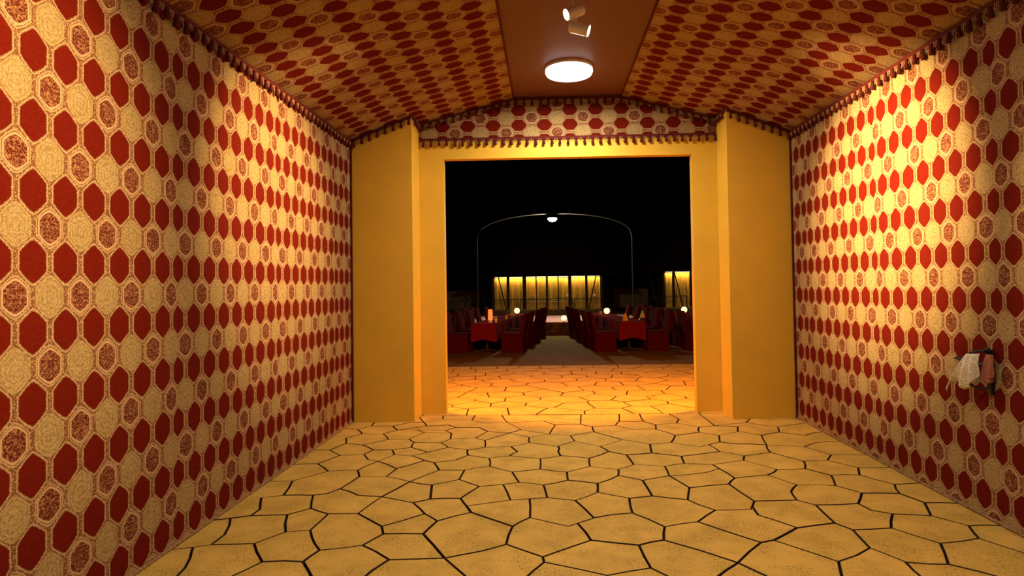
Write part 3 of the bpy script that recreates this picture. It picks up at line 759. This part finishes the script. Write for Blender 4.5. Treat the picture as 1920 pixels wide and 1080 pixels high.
def make_table():
    r = empty('dining_table')
    MB().box(-0.305, 0.305, -0.40, 0.40, 0.70, 0.73).build('tabletop', M_WOOD, r, bevel=0.004)
    MB().lathe([(0.035, 0.02), (0.035, 0.70)], n=10).build('column', M_STEEL, r)
    m = MB()
    for a in range(4):
        c, s = math.cos(a*math.pi/2+math.pi/4), math.sin(a*math.pi/2+math.pi/4)
        m.tube([(0, 0, 0.05), (c*0.20, s*0.20, 0.035), (c*0.36, s*0.36, 0.015)], [0.028, 0.022, 0.014], 6)
    m.build('base', M_STEEL, r)
    return r
def cloth_mesh():
    m = MB(); R = 0.408; T = 0.735
    n = 48; top = []; edge = []; low = []
    for k in range(n):
        t = 4*k/n; i = int(t); q = t-i
        cs = [(-R, -R), (R, -R), (R, R), (-R, R)]
        a, b = cs[i], cs[(i+1) % 4]; x, y = a[0]+(b[0]-a[0])*q, a[1]+(b[1]-a[1])*q
        x *= 0.77; top.append((x, y, T))
        f = 1.02+0.018*math.sin(k*1.7)+0.012*math.sin(k*0.9)
        low.append((x*f, y*f, 0.31-0.03*math.cos(q*2*math.pi)))
    m.v = top+low
    for k in range(n): m.f.append((n+k, n+(k+1) % n, (k+1) % n, k))
    m.f.append(tuple(range(n)))
    return m.mesh('tablecloth', M_CLOTH)
CL = cloth_mesh()
chair0, table0 = make_chair(), make_table()
used = {'c': False, 't': False}
ORD = ['first', 'second', 'third', 'fourth', 'fifth']
def put(kind, x, y, rz, lab, cat, grp):
    src = chair0 if kind == 'c' else table0
    o = src if not used[kind] else copy_tree(src)
    used[kind] = True
    o.location = (x, y, 0); o.rotation_euler = (0, 0, rz); tag(o, lab, cat, grp)
    return o
ROWS = [('aisle-left row', -1.50, 0.115, range(5), (1, 1)), ('aisle-right row', 2.02, -0.09, range(5), (1, 1)),
        ('far-right row', 4.30, -0.05, range(5), (1, 1)), ('far-left row', -3.75, 0.08, range(1, 5), (1, 1))]
for rname, x0, slope, idx, sides in ROWS:
    for k in idx:
        y = 15.3+1.11*k; x = x0+slope*(y-15.35); rz = -math.atan(slope)
        lab = '%s table from the entrance, %s' % (ORD[k], rname)
        put('t', x, y, rz, 'square pedestal dining table, ' + lab, 'table', 'dining tables outdoors')
        c = bpy.data.objects.new('tablecloth', CL); link(c); c.location = (x, y, 0); c.rotation_euler = (0, 0, rz)
        tag(c, 'red cloth draped over the ' + lab, 'tablecloth', 'red tablecloths')
        for s, sd in ((-1, 'left'), (1, 'right')):
            jit = random.uniform(-0.05, 0.05)
            put('c', x+s*(0.63+random.uniform(0, .04)), y-0.04+jit*0.5, rz+(0 if s < 0 else math.pi)+jit, 'dark red slipcovered chair %s of the %s' % (sd, lab), 'chair', 'slipcovered dining chairs')

def candle(x, y, z, lab):
    r = empty('candle_globe', (x, y, z)); tag(r, lab, 'candle', 'glowing candle globes')
    MB().lathe([(0.05, 0), (0.055, 0.012), (0.03, 0.03)], n=14).build('base', M_STEEL, r)
    MB().lathe([(0.03, 0.028), (0.075, 0.06), (0.09, 0.11), (0.072, 0.17), (0.04, 0.195)], n=16).build('globe', M_CANDLE, r, smooth=True)
for x, y, z, lab in ((-0.96, 19.62, 0.737, 'glowing candle globe on the fifth table of the aisle-left row'), (0.56, 20.55, SH+0.005, 'glowing candle globe on the stage edge at the aisle'),
                     (1.80, 18.55, 0.737, 'glowing candle globe on the fourth table of the aisle-right row'), (4.14, 18.66, 0.737, 'glowing candle globe on a table of the far-right row')):
    candle(x, y, z, lab)
ln_ = empty('table_lantern', (-1.40, 15.12, 0.736)); tag(ln_, 'orange glowing table lantern on the first table left of the aisle', 'lantern')
MB().lathe([(0.05, 0), (0.05, 0.02), (0.03, 0.05), (0.045, 0.06)], n=14).build('foot', M_WHITE, ln_)
MB().lathe([(0.055, 0.06), (0.06, 0.09), (0.052, 0.30), (0.046, 0.33)], n=16).build('shade', M_ORANGE, ln_, smooth=True)
def tumbler(x, y, lab):
    o = MB().lathe([(0.026, 0), (0.03, 0.004), (0.038, 0.11), (0.035, 0.11), (0.027, 0.01)], n=12).build('drinking_glass', M_WHITE, smooth=True, loc=(x, y, 0.736))
    tag(o, lab, 'glass', 'glasses on the dining tables')
tumbler(-1.26, 15.12, 'pale glass beside the orange table lantern')
tumbler(-1.10, 16.55, 'pale glass on the second table left of the aisle')
tumbler(1.60, 18.5, 'pale glass on the fourth table right of the aisle')
tumbler(4.35, 16.4, 'pale glass on the second table of the far-right row')
def napkin(x, y, lab, mat):
    m = MB(); m.prism([(-0.07, -0.05, 0), (0.07, -0.05, 0), (0.07, 0.05, 0), (-0.07, 0.05, 0)], [(-0.02, -0.012, 0.19), (0.02, -0.012, 0.19), (0.02, 0.012, 0.19), (-0.02, 0.012, 0.19)])
    o = m.build('folded_napkin', mat, bevel=0.008, loc=(x, y, 0.736)); tag(o, lab, 'napkin', 'folded napkins on the dining tables')
M_NAP = plain('yellow_linen', (0.75, 0.50, 0.16), 0.85)
napkin(1.93, 15.2, 'yellow folded napkin on the first table right of the aisle', M_NAP)
napkin(-1.05, 18.5, 'pale folded napkin on the fourth table left of the aisle', M_WHITE)
napkin(2.55, 16.5, 'pale folded napkin on the second table right of the aisle', M_WHITE)

# lit tents ----------------------------------------------------
def tent(x0, Y, z0, panels, H, eave, ridge, lab, rail, depth=5.0):
    """panels: (left, right) spans from x0 along the front"""
    W = panels[-1][1]
    r = empty('tent_pavilion', (x0, Y, 0)); tag(r, lab, 'tent', 'lit tents beyond the stage')
    MB().box(-0.5, W+0.5, -0.9, depth, 0.0, z0).build('platform', M_RUBBLE, r)
    m = MB(); e0, e1 = eave; g0, g1, gz = ridge; zt = z0+H
    b = [(e0, -0.9, zt+0.02), (e1, -0.9, zt+0.02), (e1, depth+0.9, zt+0.02), (e0, depth+0.9, zt+0.02)]
    mid = [(e0*0.45+g0*0.55, 0.9, zt+(gz-zt)*0.42), (e1*0.45+g1*0.55, 0.9, zt+(gz-zt)*0.42), (e1*0.45+g1*0.55, depth-0.9, zt+(gz-zt)*0.42), (e0*0.45+g0*0.55, depth-0.9, zt+(gz-zt)*0.42)]
    t = [(g0, depth/2-0.2, gz), (g1, depth/2-0.2, gz), (g1, depth/2+0.2, gz), (g0, depth/2+0.2, gz)]
    m.prism(b, mid, cap=False); m.prism(mid, t, cap=False); m.f.append(tuple(len(m.v)-4+i for i in range(4)))
    m.build('roof', M_TENT, r, solid=0.05)
    MB().box(0, W, depth-0.1, depth, z0, zt).build('rear_wall', M_TENT, r)
    for s in (0, W): MB().box(s-0.05, s+0.05, 0.12, depth, z0, zt).build('side_wall', M_TENT, r)
    MB().box(-0.05, W+0.05, -0.05, 0.08, zt-0.03, zt+0.05).build('lintel', M_WOOD, r)
    MB().box(0.1, W-0.1, 0.10, 0.13, zt-0.045, zt-0.015).build('light_strip', M_STRIPL, r)
    gaps = [(-0.10, panels[0][0])] + [(a[1], b[0]) for a, b in zip(panels, panels[1:])] + [(W, W+0.1)]
    for a, b in gaps:
        MB().box(a, b, -0.04, 0.06, z0, zt).build('mullion', M_WOOD, r)
    for a, b in panels:
        MB().box(a, b, 0.0, 0.012, z0+0.03, zt-0.03).build('pane', M_GLASS, r)
        ph = random.uniform(0, 6)
        nf = max(10, int((b-a)*26))
        def fn(s, t, a=a, b=b, ph=ph):
            x = a-0.02+(b-a+0.04)*s
            y = 0.24+0.05*math.sin(x*34+ph)+0.03*math.sin(x*13+ph*2)+0.03*(1-t)*math.sin(x*6+ph)
            return (x, y, z0+0.02+(H-0.10)*t)
        MB().grid(fn, nf, 6).build('curtain', M_CURTAIN, r, smooth=True)
    # veranda rail
    zr = z0+0.62
    for k, (a, b) in enumerate(rail):
        m = MB().tube([(a, -0.8, zr), ((a+b)/2, -0.8, zr), (b, -0.8, zr)], 0.022, 6); m.build('hand_rail', M_WOOD, r)
        m = MB().tube([(a, -0.8, zr-0.09), (b, -0.8, zr-0.09)], 0.012, 6); m.build('lower_rail', M_WOOD, r)
        n = max(2, int((b-a)/1.1)+1)
        for i in range(n):
            x = a+(b-a)*i/(n-1); MB().box(x-0.02, x+0.02, -0.82, -0.78, z0, zr).build('rail_post', M_WOOD, r)
    for a, dx in ((0.35, 0.45), (W-0.35, -0.45)):
        MB().tube([(a, -0.85, zt+0.02), (a+dx, -0.85, z0)], 0.035, 6).build('brace_pole', M_WOOD, r)
    for a, dx in ((e0, 0.45), (e1, -0.3)):
        MB().tube([(a, -0.9, zt+0.02), (a+dx, -1.2, z0-0.05)], 0.012, 5).build('guy_rope', M_STEEL, r)
    d = bpy.data.lights.new('strip', 'AREA'); d.shape = 'RECTANGLE'; d.size = W-0.2; d.size_y = 0.05; d.energy = STRIP_W*W/6.3; d.color = (1.0, 0.66, 0.20)
    o = bpy.data.objects.new('strip_glow', d); COL.objects.link(o); o.location = (x0+W/2, Y+0.115, zt-0.06)
    o.rotation_euler = (math.radians(12), 0, 0)
    point((x0+W*0.3, Y+1.6, z0+1.5), STRIP_W*0.3, (1.0, 0.7, 0.3), 0.15)
def span(L, x0): return [(a-x0, b-x0) for a, b in L]
px = lambda p: -3.125+(p-925)*6.317/203
T1 = [(px(a), px(b)) for a, b in ((925, 950), (955.5, 980), (987, 1004.5), (1006.5, 1024), (1028, 1046), (1048, 1066), (1072, 1098), (1102.5, 1128))]
tent(-3.125, 36, 0.28, span(T1, -3.125), 1.95, (-0.75, 7.15), (1.75, 5.2, 4.45), 'lit tent with eight curtained windows behind the stage', [(0.0, 1.5), (1.6, 4.6), (4.7, 6.3)])
px2 = lambda p: 6.29+(p-1245)*0.0277
T2 = [(px2(a), px2(b)) for a, b in ((1245, 1261), (1265, 1294), (1298, 1327), (1331, 1360), (1364, 1390), (1394, 1410))]
tent(6.29, 33, 0.40, span(T2, 6.29), 1.93, (-1.0, 5.6), (1.3, 3.4, 4.4), 'lit tent with curtained windows at the right edge of the opening', [(-1.1, 1.0)])
# boundary wall and left railing
m = MB().box(-20, 24, 46, 46.3, 0, 1.30); m.box(-20, 24, 45.95, 46.35, 1.30, 1.36)
tag(m.build('wall_boundary', plain('sand_render', (0.36, 0.24, 0.11), 0.9, var=0.15, scale=0.8)), 'low sand-coloured boundary wall far behind the tents', kind='structure')
rl = empty('railing', (-6.4, 30, 0)); tag(rl, 'dark low metal railing at the left edge of the opening', 'railing')
MB().tube([(0, 0, 0.92), (2.2, 0, 0.92)], 0.03, 6).build('hand_rail', M_WOOD, rl); MB().tube([(0, 0, 0.80), (2.2, 0, 0.80)], 0.018, 6).build('lower_rail', M_WOOD, rl)
for i in range(5): MB().box(i*0.54, i*0.54+0.04, -0.02, 0.02, 0, 0.92).build('rail_post', M_WOOD, rl)
sh = empty('spiky_shrub', (-4.4, 33, 0)); tag(sh, 'dark spiky shrub beside the middle tent in the shadow', 'shrub')
MB().tube([(0, 0, 0), (0.02, 0, 0.5), (0, 0, 0.95)], [0.06, 0.05, 0.03], 7).build('stem', M_WOOD, sh)
for i in range(26):
    a = random.uniform(0, 6.28); el = random.uniform(0.1, 1.3); L = random.uniform(0.35, 0.6)
    d = Vector((math.cos(a)*math.cos(el), math.sin(a)*math.cos(el), math.sin(el))); s_ = d.cross(Vector((0, 0, 1))).normalized()*0.025
    b0 = Vector((0, 0, 0.9)); mid = b0+d*L*0.6; tip = b0+d*L-Vector((0, 0, 0.10))
    mm = MB(); mm.v = [tuple(b0-s_*0.4), tuple(b0+s_*0.4), tuple(mid+s_), tuple(tip), tuple(mid-s_)]; mm.f = [(0, 1, 2, 3, 4)]
    mm.build('leaf', M_LEAF, sh, solid=0.006)
